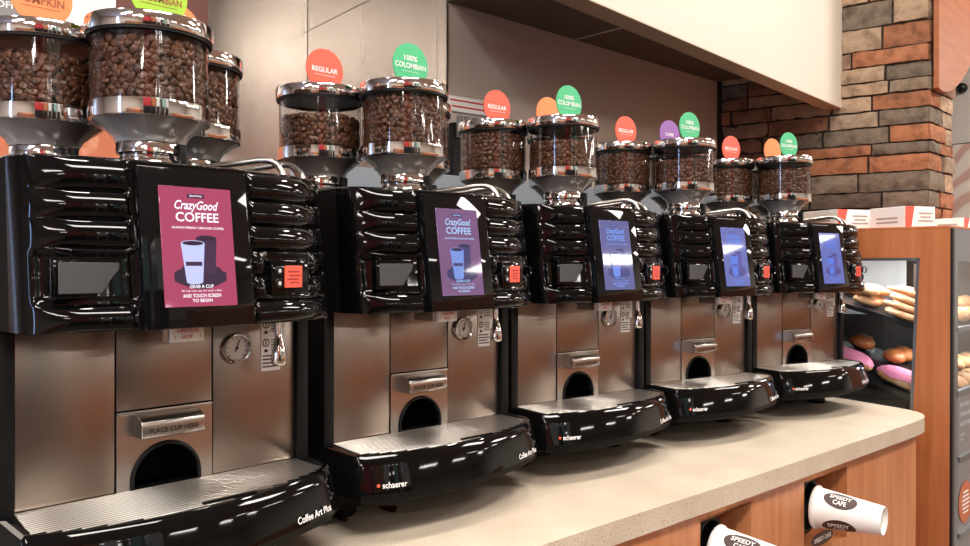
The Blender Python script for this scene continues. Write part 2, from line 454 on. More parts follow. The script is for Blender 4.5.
def make_machine(first_pal):
    root = empty('coffee_machine', (0,0,ZC))
    Zb = Z0
    b_ = MB(); b_.box((-.160,.050,.030),(.160,.40,.2955), .003)
    b_.box((-.166,-.006,.030),(-.1510,.40,.2955), .0015); b_.box((.1510,-.006,.030),(.166,.40,.2955), .002)
    b_.box((-.160,.004,.030),(.160,.05,.118), .002)
    b_.build('housing', M['black'], root, dz=Zb)
    head_mesh(root)
    lk = MB(); lk.lathe([(0,.0),(.006,0),(.007,.001),(.007,.002)], 20, (-.167,.045,.425), 'X'); lk.build('side_lock', M['black'], root, dz=Zb)
    for x0, x1 in ((-.1495,-.0590), (.0465,.1495)):
        p = MB(); p.box((x0,0,.119),(x1,.004,.2955), .0008); p.build('front_panel', M['steel'], root, dz=Zb)
    p = MB(); p.box((-.0575,0,.2045),(.0450,.004,.2955), .0008); p.build('front_panel', M['steel'], root, dz=Zb)
    # lower centre panel with the arch for the coffee outlet
    poly = [(-.0575,.119), (-.042,.119)] + [(-.006-.036*math.cos(PI*k/24), .130+.036*math.sin(PI*k/24)) for k in range(25)] + [(.030,.119), (.0450,.119), (.0450,.2025), (-.0575,.2025)]
    p = MB(); p.prism(poly, -.0035, .001, 0, 2, FRONT); op = p.build('outlet_panel', M['lightsteel'], root, dz=Zb, smooth=30)
    e = MB(); e.box((-.0575,-.0022,.2002),(.0450,-.0008,.2032), .0006); e.build('panel_lip', M['lightsteel'], op, dz=Zb)
    r_ = MB()
    arc = [(-.006-.0362*math.cos(PI*k/24), -.0015, .130+.0362*math.sin(PI*k/24)) for k in range(25)]
    r_.tube([(arc[0][0],-.0015,.118)]+arc+[(arc[-1][0],-.0015,.118)], .0022, 8); r_.build('outlet_ring', M['black'], op, dz=Zb)
    q = MB()
    for k in range(24):
        a0, a1 = PI*k/24, PI*(k+1)/24
        P = lambda a, y: (-.006-.037*math.cos(a), y, .130+.037*math.sin(a))
        q.quad([P(a0,.003), P(a1,.003), P(a1,.045), P(a0,.045)])
    q.box((-.043,.044,.119),(.031,.0455,.168))
    q.build('outlet_pocket', M['matte'], op, dz=Zb)
    # cup guide
    prof = [(0,.1765),(-.0205,.1765),(-.0225,.178),(-.0225,.1905),(-.0215,.194),(-.018,.1965),(-.013,.1985),(0,.2000)]
    MX = Matrix(((0,0,1,0),(1,0,0,0),(0,1,0,0),(0,0,0,1)))
    g = MB(); g.prism(prof, -.0405, .0265, .0006, 1, MX); cg = g.build('cup_guide', M['lightsteel'], root, dz=Zb)
    text_bm([('PLACE CUP HERE', .052, .0052, -.007, .1845)], .0231, True).build('lettering', M['steeltext'], cg, xf=FRONT, dz=Zb, smooth=0)
    # gauge
    g = MB(); g.lathe([(.0,-.0005),(.0165,-.0005),(.0172,-.006),(.0162,-.0085),(.0145,-.008),(.0140,-.005),(0,-.005)], 40, (.072,0,.2605), 'Y'); ga = g.build('pressure_gauge', M['chrome'], root, dz=Zb)
    g = MB(); g.lathe([(.0,-.0056),(.0140,-.0056)], 32, (.072,0,.2605), 'Y'); g.build('dial', M['white'], ga, dz=Zb)
    g = MB()
    for k in range(11):
        a = math.radians(225-27*k); g.box((-.0003,-.0061,.0105),(.0003,-.0058,.013), 0, 1, Matrix.Translation((.072,0,.2605)) @ Matrix.Rotation(a-PI/2,4,'Y') )
    g.box((-.0005,-.0064,-.004),(.0005,-.006,.010), 0, 1, Matrix.Translation((.072,0,.2605)) @ Matrix.Rotation(.35,4,'Y'))
    g.lathe([(0,-.007),(.0016,-.007),(.0016,-.006)], 12, (.072,0,.2605), 'Y')
    g.build('needle', M['ink'], ga, dz=Zb, smooth=0)
    # sticker
    s = MB(); s.box((.105,-.0008,.2305),(.1305,.0004,.258), .0003, 1); s.box((.105,-.0008,.2575),(.1365,.0004,.2945), .0003, 1)
    st = s.build('safety_sticker', M['paper'], root, dz=Zb, smooth=0)
    s = MB()
    for z in (.275,.2535):
        s.lathe([(.0035,-.0010),(.0048,-.0010)], 16, (.1115,0,z+.010), 'Y'); s.box((.1095,-.0011,z-.001),(.1135,-.0009,z+.0025)); s.box((.1108,-.0011,z+.0075),(.1122,-.0009,z+.0125))
        for k in range(5): s.box((.118,-.0011,z+.0125-k*.0028),(.133-.002*(k%2) if z > .26 else .1295,-.0009,z+.0137-k*.0028))
    for k, w_ in enumerate((.020,.022,.018,.022)): s.box((.107,-.0011,.2475-k*.0042),(.107+w_,-.0009,.2490-k*.0042))
    s.build('lettering', M['ink'], st, dz=Zb, smooth=0)
    w = MB(); w.tube([(.1035,-.040,.300),(.1035,-.0415,.277),(.1035,-.042,.272),(.1035,-.043,.266),(.1035,-.043,.258),(.1035,-.043,.250),(.1035,-.043,.2445),(.1035,-.043,.2425)], [.0044,.0044,.0046,.0062,.0080,.0088,.0086,.0072], 16); w.build('steam_wand', M['chrome'], root, dz=Zb)
    c = MB(); c.box((-.034,-.0745,.2785),(.000,-.068,.297), .0008)
    ct = c.build('caution_tag', M['white'], root, dz=Zb)
    c = MB(); c.box((-.040,-.071,.2795),(-.0345,-.030,.297), .0008); c.build('tag_bracket', M['lightsteel'], ct, dz=Zb)
    text_bm([('CAUTION', .022, .0042, -.017, .2902), ('HOT', .011, .0038, -.017, .2835), ('!', None, .004, -.030, .2835), ('!', None, .004, -.004, .2835)], .0748, True).build('lettering', M['redink'], ct, xf=FRONT, dz=Zb, smooth=0)
    # display bezel
    p = MB(); p.box((-.0545,0,-.016),(.0545,.1532,.0), .0012, 2); bz = p.build('display_panel', M['bezel'], root, xf=SCR)
    # small display
    y0 = head_front(-.114,.343)+.003
    p = MB(); p.box((-.1455,y0-.001,.3245),(-.0835,y0+.008,.3615), .002, 2); lf = p.build('small_display', M['gloss'], root, dz=Zb)
    p = MB(); p.box((-.1400,y0-.0018,.3290),(-.0890,y0+.001,.3565), .0004, 1); p.build('display_pane', M['lcd'], lf, dz=Zb)
    # buttons and orange card on the right
    y1 = head_front(.088,.343)+.003; R = Matrix.Translation((.088,y1,.3425)) @ Matrix.Rotation(.20,4,'Z')
    p = MB(); R = Matrix.Translation((-.002,0,0)) @ R; p.box((-.027,-.002,-.0185),(.026,.010,.0175), .002, 2, R); bp_ = p.build('button_panel', M['gloss'], root, dz=Zb)
    for z in (.006,-.007):
        p = MB(); p.box((-.022,-.0035,z-.005),(-.013,0,z+.005), .001, 1, R); bt_ = p.build('button', M['black'], bp_, dz=Zb)
        p = MB(); p.lathe([(0,-.0038),(.0022,-.0038)], 12, (-.0175,0,z), 'Y'); p.bm.transform(R); p.bm.transform(Matrix.Translation((0,0,0))); p.build('button_mark', M['button'], bp_, dz=Zb, smooth=0)
    p = MB(); p.box((-.010,-.0034,-.012),(.0145,-.001,.0112), .0004, 1, R); cd = p.build('order_card', M['card'], root, dz=Zb, smooth=0)
    p = MB()
    for zz, x0, x1 in ((.0045,-.006,.010),(.0005,-.004,.011),(-.0035,-.007,.009),(-.0070,-.003,.010)): p.box((x0,-.0037,zz),(x1,-.0035,zz+.0013), 0, 1, R)
    p.build('lettering', M['cardink'], cd, dz=Zb, smooth=0)
    p = MB(); lx = MB(); lx.lathe([(.0065,-.004),(.0078,-.006),(.0078,-.003)], 20, (.122,head_front(.122,.346),.346), 'Y'); lx.build('card_reader_ring', M['gloss'], root, dz=Zb)
    tray(root)
    for x, y in ((-.115,.035),(.115,.035),(-.12,.36),(.12,.36)):
        f = MB(); f.lathe([(0,ZC),(.019,ZC),(.021,.018),(.019,.034),(0,.034)], 24, (x,y,0)); f.build('foot', M['black'], root, dz=Zb)
    f = MB(); f.box((-.135,.012,.034),(.135,.06,.075), .003); f.build('tray_support', M['black'], root, dz=Zb)
    for x, y in ((-.008,.036),(-.081,.146),(.083,.137)): hopper(root, x, y, 0)
    for P in ([(.0,.085,.4545),(.035,.060,.463),(.082,.010,.4715),(.098,-.008,.4750),(.106,-.018,.4745),(.1105,-.026,.470),(.1115,-.034,.462),(.112,-.038,.4535)],
              [(.05,.090,.4545),(.085,.065,.464),(.122,.028,.4715),(.135,.012,.4750),(.142,.002,.4745),(.145,-.010,.470),(.1445,-.024,.461),(.143,-.030,.4535)]):
        pts = []
        for i in range(len(P)-1):
            for k in range(4): pts.append(tuple(P[i][j]+(P[i+1][j]-P[i][j])*k/4 for j in range(3)))
        pts.append(P[-1])
        for it in range(2): pts = [pts[0]]+[tuple((pts[i-1][j]+2*pts[i][j]+pts[i+1][j])/4 for j in range(3)) for i in range(1,len(pts)-1)]+[pts[-1]]
        w = MB(); w.tube(pts, .0036, 12); w.build('steam_tube', M['lightsteel'], root, dz=Zb)
    return root

MP = [(-.7398,-.1155,.1151), (-.367,-.0451,.0676), (0,0,0), (.3684,.0147,-.0674), (.7582,.0173,-.1366)]
PAL = [((172,68,100),(250,244,255),(190,196,246),(66,44,72)),  # later screens carry viewing-angle shift and reflections as constant colour
       ((128,92,134),(170,205,250),(120,150,222),(74,70,118)),
       ((104,106,160),(120,160,245),(110,140,232),(86,86,150)),
       ((112,120,190),(96,136,236),(96,128,226),(100,96,170)),
       ((104,116,190),(92,126,226),(90,120,220),(100,92,165))]
LB = ['black coffee machine nearest the viewer, with the pinkish red touch screen',
      'black coffee machine second from the left, its touch screen dull mauve',
      'black coffee machine in the middle of the five, with a blue violet touch screen',
      'black coffee machine fourth from the left, between the middle one and the last',
      'black coffee machine at the far right, beside the wooden pastry case']
proto = make_machine(None); roots = []
for i, (x, y, r) in enumerate(MP):
    o = proto if i == 0 else copy_tree(proto)
    roots.append(o)
for i, (x, y, r) in enumerate(MP):
    o = roots[i]; o.location = (x, y, ZC); o.rotation_euler.z = r
    screen(o, PAL[i], .85 if i == 0 else .75)
    tag(o, LB[i], 'coffee machine', 'coffee machines along the counter')

# beans and flavour discs ------------------------------------------------------
def beans_mesh(top, seed):
    rnd = random.Random(seed); bm = bmesh.new()
    b0 = bmesh.new(); bmesh.ops.create_uvsphere(b0, u_segments=8, v_segments=5, radius=1)
    for v in b0.verts:
        x, y, z = v.co; g = .6*math.exp(-(y/.25)**2) if z > .3 else 0
        v.co = Vector((x*.0066, y*.0043, (z-g)*.0030))
    me = bpy.data.meshes.new('tmp'); b0.to_mesh(me); b0.free()
    def put(p, rot):
        b1 = bmesh.new(); b1.from_mesh(me); b1.transform(Matrix.Translation(p) @ rot)
        m2 = bpy.data.meshes.new('t'); b1.to_mesh(m2); b1.free(); bm.from_mesh(m2); bpy.data.meshes.remove(m2)
    n = 40; z = .528+.003; row = 0
    while z < top:
        for k in range(n):
            a = 2*PI*(k+.5*(row % 2)+rnd.uniform(-.25,.25))/n
            zz = z+rnd.uniform(-.0015,.0015)
            rr = .0556+rnd.uniform(-.0012,.0003)
            R = Matrix.Rotation(a,4,'Z') @ Matrix.Rotation(PI/2,4,'Y') @ Matrix.Rotation(rnd.uniform(0,PI),4,'Z') @ Matrix.Rotation(rnd.uniform(-.5,.5),4,'X')
            put((rr*math.cos(a), rr*math.sin(a), zz), R)
        z += .0062; row += 1
    for k in range(170):
        a = rnd.uniform(0,2*PI); rr = .053*math.sqrt(rnd.random())
        put((rr*math.cos(a), rr*math.sin(a), top-.001+rnd.uniform(0,.003)+.004*(1-rr/.053)), Matrix.Rotation(rnd.uniform(0,PI),4,'Z') @ Matrix.Rotation(rnd.uniform(-.5,.5),4,'Y'))
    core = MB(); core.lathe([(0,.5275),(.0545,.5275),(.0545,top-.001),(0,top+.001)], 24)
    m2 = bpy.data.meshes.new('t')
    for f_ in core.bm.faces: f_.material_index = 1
    core.bm.to_mesh(m2); core.bm.free(); bm.from_mesh(m2); bpy.data.meshes.remove(m2)
    bpy.data.meshes.remove(me)
    out = bpy.data.meshes.new('coffee_beans'); bm.to_mesh(out); bm.free(); out.materials.append(M['bean']); out.materials.append(M['beandark'])
    out.transform(Matrix.Translation((0,0,-.5275)))
    out.polygons.foreach_set('use_smooth', [True]*len(out.polygons))
    return out
BM = {'full': beans_mesh(.587, 1), 'mid': beans_mesh(.580, 2), 'low': beans_mesh(.570, 5)}
HP = {'front': (-.008,.036), 'left': (-.081,.146), 'rear': (.083,.137)}
FILL = [dict(front='full', left='mid', rear='full'), dict(front='full', left='low', rear='full'), dict(front='low', left='full', rear='full'),
        dict(front='low', left='full', rear='full'), dict(front='mid', left='full', rear='full')]
ordn = ['nearest', 'second', 'middle', 'fourth', 'last']
def wpt(i, lx, ly, z):
    x, y, r = MP[i]; return (x+lx*math.cos(r)-ly*math.sin(r), y+lx*math.sin(r)+ly*math.cos(r), z)
for i in range(5):
    for k in HP:
        o = bpy.data.objects.new('coffee_beans', BM[FILL[i][k]]); col.objects.link(o)
        o.location = wpt(i, *HP[k], .5275); o.rotation_euler.z = i*1.3+len(k)
        where = {'front': 'front centre hopper', 'left': 'left hopper', 'rear': 'rear right hopper'}[k]
        tag(o, 'roasted brown coffee beans filling the %s of the %s coffee machine from the left' % (where, ['first','second','third','fourth','fifth'][i]), 'coffee beans', kind='stuff')

def disc(i, lx, ly, m, lines, label, inkm, rot=0, zc=.645, r=.0315):
    pts = []
    zb = .6155
    a0 = math.asin(min(.985, (zc-zb)/r))
    for k in range(37):
        a = -a0 + (PI+2*a0)*k/36
        pts.append((r*math.cos(a), r*math.sin(a)+zc-zb))
    p = MB(); p.prism(pts, -.0008, .0008, 0, 1, FRONT)
    root = empty('flavour_sign', wpt(i, lx, ly, zb), MP[i][2]+rot)
    tag(root, label, 'sign', 'round flavour signs on the hopper lids')
    p.build('disc', m, root, smooth=30)
    text_bm([(s_, w_, h_, 0, y_+zc-zb) for s_, w_, h_, y_ in lines], .0011, True).build('lettering', inkm, root, xf=FRONT, smooth=0)
reg = [('REGULAR', .044, .0078, 0), ('_', .036, .0006, -.008)]
colo = [('100%', .024, .0078, .010), ('COLOMBIAN', .056, .0078, -.001), ('_', .030, .0005, -.0095)]
for i in range(1, 5):
    w = ['', 'second', 'middle', 'fourth', 'fifth'][i]
    disc(i, -.080, .136, M['orange'], reg, 'round orange red REGULAR sign standing on the left hopper lid of the %s coffee machine' % w, M['letter'])
    disc(i, -.004, .026, M['green'], colo, 'round green 100% COLOMBIAN sign on the front hopper lid of the ' + w + ' coffee machine', M['letter'])
disc(0, -.092, .120, M['orange2'], [('PUMPKIN', .046, .009, -.004), ('_', .040, .0006, -.012)], 'round orange PUMPKIN sign, cut by the top left of the photo', M['discink'], zc=.6462)
disc(0, -.006, .020, M['lime'], [('COLOMBIAN', .050, .008, -.005), ('_', .040, .0006, -.012)], 'round lime green sign on the nearest front hopper, cut by the frame', M['discink'], zc=.6462)
disc(0, .060, .125, M['orange2'], [], 'round plain orange sign half hidden behind the lime green one', M['letter'])
disc(2, .020, .084+.02, M['orange2'], [], 'round light orange sign peeking out behind the green sign of the middle machine', M['letter'], zc=.640)
disc(3, .033, .094+.02, M['purple'], [('DARK', .028, .007, 0)], 'round purple sign half hidden behind the green sign of the fourth machine', M['letter'], zc=.645)
disc(4, .040, .089+.02, M['orange2'], [], 'round orange sign peeking out behind the green sign of the last machine', M['letter'], zc=.645)

# ------------------------------------------------------------------ counter and cabinet
edge = [(-2.2,-.46),(-1.4,-.375),(-.8,-.312),(-.355,-.279),(-.102,-.268),(.13,-.260),(.492,-.243),(.78,-.229),(.86,-.222),(.905,-.207),(.935,-.182),(.952,-.148),(.970,-.05),(.984,.04),(.998,.22),(1.0,.62)]
ce = spline(edge[:-1], 4)+[(1.0,.60),(.17,.60),(.16,.60),(-.2,.60),(-2.2,.60)]
c = MB(); c.prism(ce, ZC-.0325, ZC, .006, 3); ct = c.build('worktop', M['counter'], smooth=30)
tag(ct, 'speckled cream stone worktop carrying the coffee machines', 'countertop')
A = Vector((-1.6,-.334,0)); dW = Vector((math.sin(math.radians(87.1)), math.cos(math.radians(87.1)), 0)); nW = Vector((-dW.y, dW.x, 0))
A = Vector((.135,-.245,0)) - dW*1.7; ang = math.atan2(dW.y, dW.x)
cab = empty('counter_cabinet', (A.x, A.y, -.886), ang)
tag(cab, 'cherry wood cabinet under the worktop with square cup dispenser openings', 'cabinet')
HB = .886   # local z of the working-frame zero
holes = [(1.5675, 1.7165, -.172, -.0325), (1.899, 2.074, -.174, -.036)]
xs = sorted({0, 2.425} | {h[0] for h in holes} | {h[1] for h in holes})
f = MB()
f.box((0,0,0),(2.425,.018,.886-.175)); f.box((0,0,.886-.0365),(2.425,.018,.886-.0185))
cur = 0
for h in holes:
    f.box((cur,0,.886-.175),(h[0],.018,.886-.0365)); cur = h[1]
    f.box((h[0],0,.886-.0365),(h[1],.018,.886+h[3]-.0001))
f.box((cur,0,.886-.175),(2.425,.018,.886-.0365))
f.build('front_panel', M['wood'], cab, smooth=0)
s = MB(); s.box((2.407,.0185,0),(2.425,.80,.886-.0185)); s.build('end_panel', M['wood'], cab, smooth=0)
s = MB(); s.box((0,.0185,0),(.018,.80,.886-.0185)); s.build('end_panel', M['wood'], cab, smooth=0)
s = MB(); s.box((.02,.06,0),(2.40,.10,.08)); s.build('toe_kick', M['caseblack'], cab, smooth=0)
for h in holes:
    b_ = MB(); x0, x1, z0, z1 = h[0], h[1], .886+h[2]-.003, .886+h[3]
    b_.box((x0-.012,.0185,z0-.012),(x0,.16,z1+.008)); b_.box((x1,.0185,z0-.012),(x1+.012,.16,z1+.008))
    b_.box((x0,.0185,z0-.012),(x1,.16,z0)); b_.box((x0,.0185,z1),(x1,.16,z1+.008)); b_.box((x0,.150,z0),(x1,.16,z1))
    b_.build('recess_box', M['wood'], cab, smooth=0)
ct.parent = None
# cup dispensers and cups
def cup_set(cx, cy, cz, rim_r, lab, labd, first):
    ax = Vector((.18,-.98,-.015)).normalized(); q = Vector((0,0,1)).rotation_difference(ax).to_matrix().to_4x4()
    d = empty('cup_dispenser', (cx, cy, cz)); d.rotation_euler = q.to_euler()
    tag(d, labd, 'cup dispenser', 'cup dispensers in the cabinet front')
    p = MB(); p.lathe([(rim_r+.010,-.012),(rim_r+.014,-.016),(rim_r+.014,-.10),(rim_r-.004,-.115),(rim_r+.002,-.10),(rim_r+.002,-.018),(rim_r+.004,-.012)], 32, closed=True); p.build('sleeve', M['black'], d)
    p = MB(); ell = [(.034*math.cos(2*PI*k/28), .0125*math.sin(2*PI*k/28)) for k in range(28)]
    c_ = empty('paper_cup', (cx, cy, cz)); c_.rotation_euler = q.to_euler()
    tag(c_, lab, 'paper cup', 'paper cups in the dispensers')
    L = .115; r0, r1 = rim_r-.0035, .0245
    p = MB(); p.lathe([(r0-.002,.0),(r0+.0015,-.0015),(r0+.0033,.001),(r0+.0030,.004),(r0,.0055),(r1+.0004,L-.0005),(r1-.001,L),(r1-.0025,L-.001),(r1-.003,L-.008),(0,L-.008)], 44)
    p.lathe([(r0-.002,.0),(r1-.004,L-.012),(0,L-.012)], 44); p.build('cup_body', M['cupwhite'], c_)
    inv = q.to_3x3().inverted()
    def on_cone(mb, phi0, t0, off):
        for v in mb.bm.verts:
            t = t0+v.co.y; rr = r0+(r1-r0)*(t/L); a = phi0+v.co.x/rr
            v.co = Vector(((rr+off)*math.cos(a), (rr+off)*math.sin(a), t))
        return mb
    up = inv @ Vector((0,0,1)); side = inv @ Vector((-.62,-.78,0))
    a_up = math.atan2(up.y, up.x); vis = inv @ Vector((-.75,-.5,0)); a_v = math.atan2(vis.y, vis.x)
    for off_a in (.95, -.75):
        dlt = (a_up-a_v+PI) % (2*PI)-PI; sg = 1 if dlt > 0 else -1
        phi = a_v+sg*off_a
        g = MB()
        for a in range(12):
            for b1 in range(24):
                u0, u1 = a/12, (a+1)/12; t0, t1 = 2*PI*b1/24, 2*PI*(b1+1)/24
                pts = [(.017*u0*math.cos(t0), .028*u0*math.sin(t0)), (.017*u1*math.cos(t0), .028*u1*math.sin(t0)), (.017*u1*math.cos(t1), .028*u1*math.sin(t1)), (.017*u0*math.cos(t1), .028*u0*math.sin(t1))]
                if a == 0: pts = pts[1:]
                g.quad([(x, y, 0) for x, y in pts])
        on_cone(g, phi, .047, .0006)
        lg = g.build('logo', M['cupbrown'], c_, smooth=60)
        t_ = text_bm([('SPEEDY', .036, .0085, 0, .005), ('CAFE', .022, .0085, 0, -.006)], 0, True)
        for v in t_.bm.verts: v.co = Vector((-v.co.y, v.co.x, 0))
        on_cone(t_, phi, .047, .0012); t_.build('lettering', M['cupwhite'], lg, smooth=0)
cup_set(.3640+.006,-.238,-.086,.0395,'white paper cup with brown oval logos sticking fully out of the right hand opening','black round sleeve inside the right hand cabinet opening',True)
cup_set(.0350+.008,-.254,-.087,.0395,'white paper cup low in the photo, cut off by the bottom edge','black round sleeve inside the left hand cabinet opening',False)
p = MB(); ell_shape(p, 0, 0, .033, .0105, 0, 28); pr = [(.043*math.cos(2*PI*k/28), .0120*math.sin(2*PI*k/28)) for k in range(28)]
p = MB(); p.prism(pr, -.0006, .0006); lb = p.build('oval_label', M['cupbrown'], None, xf=FRONT); lb.location = (.392,-.2385,-.147); lb.rotation_euler = (0,0,.05)
text_bm([('SPEEDY CAFE', .066, .008, 0, 0)], .0009, True).build('lettering', M['cupwhite'], lb, xf=FRONT, smooth=0)
tag(lb, 'small dark brown oval label below the right hand cup', 'label')

sp = MB().box((-.33,.470,ZC+.0005),(.99,.474,.560), .001, 1).build('wall_sheen_panel', M['wallsheen'], None, smooth=0)  # added panel; its pale tint stands in for reflections on the steel wall
tag(sp, 'added pale blue grey panel behind the coffee machines, for light reflected in the steel wall', 'panel')
# stains on the counter
M['stain'] = mat('coffee_residue', (96,52,30), .25)
for (x, y, a_, b2, lab) in ((-.420, -.040, .011, .016, 'brown coffee stain on the worktop in front of the second machine'), (-.494, -.043, .006, .009, 'small brown spill beside the foot of the second machine')):
    p = MB(); rs = random.Random(int(x*1000)); pts = []
    for k in range(22):
        q_ = 2*PI*k/22; f2 = 1+.22*math.sin(3*q_+1)+rs.uniform(-.08,.08)
        pts.append((x+a_*f2*math.cos(q_), y+b2*f2*math.sin(q_)))
    p.prism(pts, ZC+.0001, ZC+.0006); tag(p.build('coffee_stain', M['stain'], None, smooth=0), lab, 'stain')
# ------------------------------------------------------------------ pastry case
a5 = math.radians(-5); dC = Vector((math.sin(a5), math.cos(a5), 0)); fC = Vector((math.sin(math.radians(86)), math.cos(math.radians(86)), 0))
K = Vector((1.06,-.202,0)); rc = math.atan2(fC.y, fC.x)
case = empty('pastry_case', (K.x, K.y, -.886), rc)
tag(case, 'tall wooden pastry display case with glass sides beyond the end of the counter', 'display case')
H0 = .886
def toL(x, y):
    v = Vector((x-K.x, y-K.y)); c_, s_ = math.cos(rc), math.sin(rc); return (c_*v.x+s_*v.y, -s_*v.x+c_*v.y)
PX = 1.12; top = H0+.447
# end panel: 4 boards round the opening, skewed to follow the case end
ex = dC.x/dC.y   # x shift per y in world; local approx
tL = toL(*(K+dC*.52).to_2d())
kx = tL[0]/tL[1]
def endpt(v, z, off=0): return (kx*v+off, v, z)
def endboard(mb, v0, v1, z0, z1, t=.02):
    vs = [mb.bm.verts.new(endpt(v, z, o_)) for o_ in (0, t) for v in (v0, v1) for z in (z0, z1)]
    for f_ in ((0,1,3,2),(4,6,7,5),(0,4,5,1),(2,3,7,6),(0,2,6,4),(1,5,7,3)): mb.bm.faces.new([vs[i] for i in f_])
e = MB(); endboard(e, 0, .067, 0, top); endboard(e, .067, .52, H0+.375, top); endboard(e, .067, .52, 0, H0-.06); endboard(e, .45, .52, H0-.06, H0+.375)
# skewed right side of the opening: narrow wedge
vs = [e.bm.verts.new(endpt(v, z, o_)) for o_ in (0,.02) for v, z in ((.067,H0+.375),(.067,H0-.06),(.083,H0-.06))]
for f_ in ((0,1,2),(3,5,4),(0,3,4,1),(1,4,5,2),(2,5,3,0)): e.bm.faces.new([vs[i] for i in f_])
e.build('end_panel', M['wood2'], case, smooth=0)
fr = MB(); endboard(fr, .0672, .450, H0+.368, H0+.375, -.003)
q = [(.0670,.375),(.0735,.375),(.0900,-.06),(.0830,-.06)]
vs = [fr.bm.verts.new(endpt(v, H0+z, o_)) for o_ in (-.003,.006) for v, z in q]
for f_ in ((0,1,2,3),(7,6,5,4),(0,4,5,1),(1,5,6,2),(2,6,7,3),(3,7,4,0)): fr.bm.faces.new([vs[i] for i in f_])
fr.build('window_trim', M['alu'], case, smooth=0)
gp = MB(); endboard(gp, .0845, .448, H0-.058, H0+.367, .004); gp.bm.transform(Matrix.Translation((.008,0,0))); gp.build('end_glass', M['pane'], case, smooth=0)
topoly = [(0,0),(PX,0),(PX,.235),(.60,.235),(.47,.52),(kx*.52,.52)]
s = MB(); s.prism(topoly, top, top+.006, .001, 1); s.build('top_board', M['wood2'], case, smooth=0)
s = MB(); s.box((.60,.229,.05),(PX,.235,top)); s.prism([(.60,.235),(.594,.233),(.466,.516),(.47,.52)], .05, top); s.box((.0,.514,.05),(.468,.52,top)); s.build('back_panel', M['casegrey'], case, smooth=0)
s = MB(); s.box((PX-.02,.0,0),(PX,.229,top)); s.build('end_panel', M['wood2'], case, smooth=0)
# front frame
s = MB(); s.box((.0215,0,H0+.365),(PX-.02,.012,top), .001, 1); s.build('header_rail', M['alu'], case, smooth=0)
s = MB(); s.box((.0,-.006,0),(.014,.0,top), .001, 1); s.build('corner_post', M['caseblack'], case, smooth=0)
s = MB(); s.box((.0145,-.006,0),(.040,.0,top), .001, 1); s.build('corner_strip', M['alu'], case, smooth=0)
for z0, z1 in ((.193,.205),(.035,.05)):
    s = MB(); s.box((.0215,-.006,H0+z0),(PX-.02,.006,H0+z1), .001, 1); s.build('shelf_rail', M['alu'], case, smooth=0)
s = MB(); s.box((.041,.001,H0+.05),(PX-.021,.004,H0+.193)); s.build('front_glass', M['pane'], case, smooth=0)
s = MB(); s.box((.041,.001,H0+.205),(PX-.021,.004,H0+.365)); s.build('front_glass', M['pane'], case, smooth=0)
s = MB(); s.box((.041,-.004,.10),(PX-.021,.006,H0+.035), .001, 1); lp = s.build('lower_door', M['casepanel'], case, smooth=0)
text_bm([('PASTRIES &', .085, .011, .105, H0+.012), ('TURNOVERS', .085, .011, .105, H0-.012), ('RIGHT HERE', .085, .011, .105, H0-.036), ('FRESH', .04, .005, .082, H0-.062), ('DAILY', .03, .005, .078, H0-.074)], .0045, True).build('lettering', M['casegrey'], lp, xf=FRONT, smooth=0)
s = MB(); s.box((.045,-.010,H0-.122),(PX-.03,-.004,H0-.112)); s.box((.045,-.010,H0-.310),(PX-.03,-.004,H0-.300)); s.build('door_rail', M['alu'], lp, smooth=0)
s = MB(); s.lathe([(0,-.0056),(.052,-.0056)], 40, (.102,0,H0-.232), 'Y'); sk = s.build('round_sticker', M['sticker_orange'], case, smooth=0)
s = MB()
for k in range(6): s.box((.102-.030+.004*abs(k-2.5),-.0064,H0-.205-k*.010),(.102+.030-.004*abs(k-2.5),-.006,H0-.209-k*.010))
s.build('lettering', M['letter'], sk, smooth=0)
# shelves: sloping down to the front
def shelf_z(n_, v): return H0+((.180+.30*v) if n_ == 1 else (.000+.305*v) if n_ == 2 else (.042+.305*v))
for n_ in (1, 2):
    s = MB(); v0, v1 = .03, .22
    for (x0, x1, va, vb) in ((.024,1.09,.03,.22), (.012,.44,.22,.505)):
        pts = [(x0,va,shelf_z(n_,va)-.012),(x1,va,shelf_z(n_,va)-.012),(x1,vb,shelf_z(n_,vb)-.012),(x0,vb,shelf_z(n_,vb)-.012)]
        vs = [s.bm.verts.new(p_) for p_ in pts]+[s.bm.verts.new((p_[0],p_[1],p_[2]+.012)) for p_ in pts]
        for f_ in ((3,2,1,0),(4,5,6,7),(0,1,5,4),(1,2,6,5),(2,3,7,6),(3,0,4,7)): s.bm.faces.new([vs[i] for i in f_])
    vs = None
    s.box((.024,.022,shelf_z(n_,.03)-.014),(1.09,.030,shelf_z(n_,.03)+.012))
    s.build('shelf', M['caseblack'], case, smooth=0)
s = MB(); pts = [(x_, v_, shelf_z(3, v_)) for x_, v_ in ((.088,.05),(.23,.05),(.23,.32),(.088,.32))]
vs = [s.bm.verts.new((p_[0],p_[1],p_[2]-.0405)) for p_ in pts]+[s.bm.verts.new(p_) for p_ in pts]
for f_ in ((3,2,1,0),(4,5,6,7),(0,1,5,4),(1,2,6,5),(2,3,7,6),(3,0,4,7)): s.bm.faces.new([vs[i] for i in f_])
s.build('riser', M['caseblack'], case, smooth=0)
s = MB(); s.box((.024,.03,H0-.085),(1.09,.22,H0-.07)); s.box((.60,.222,H0-.07),(PX-.02,.228,H0+.20)); s.prism([(.590,.226),(.583,.224),(.455,.507),(.462,.511)], H0-.07, H0+.20); s.box((.03,.505,H0-.07),(.45,.513,H0+.235)); s.build('case_base', M['caseblack'], case, smooth=0)
s = MB(); s.box((.10,.10,H0+.150),(.115,.115,H0+.36)); s.build('shelf_post', M['casepanel'], case, smooth=0)

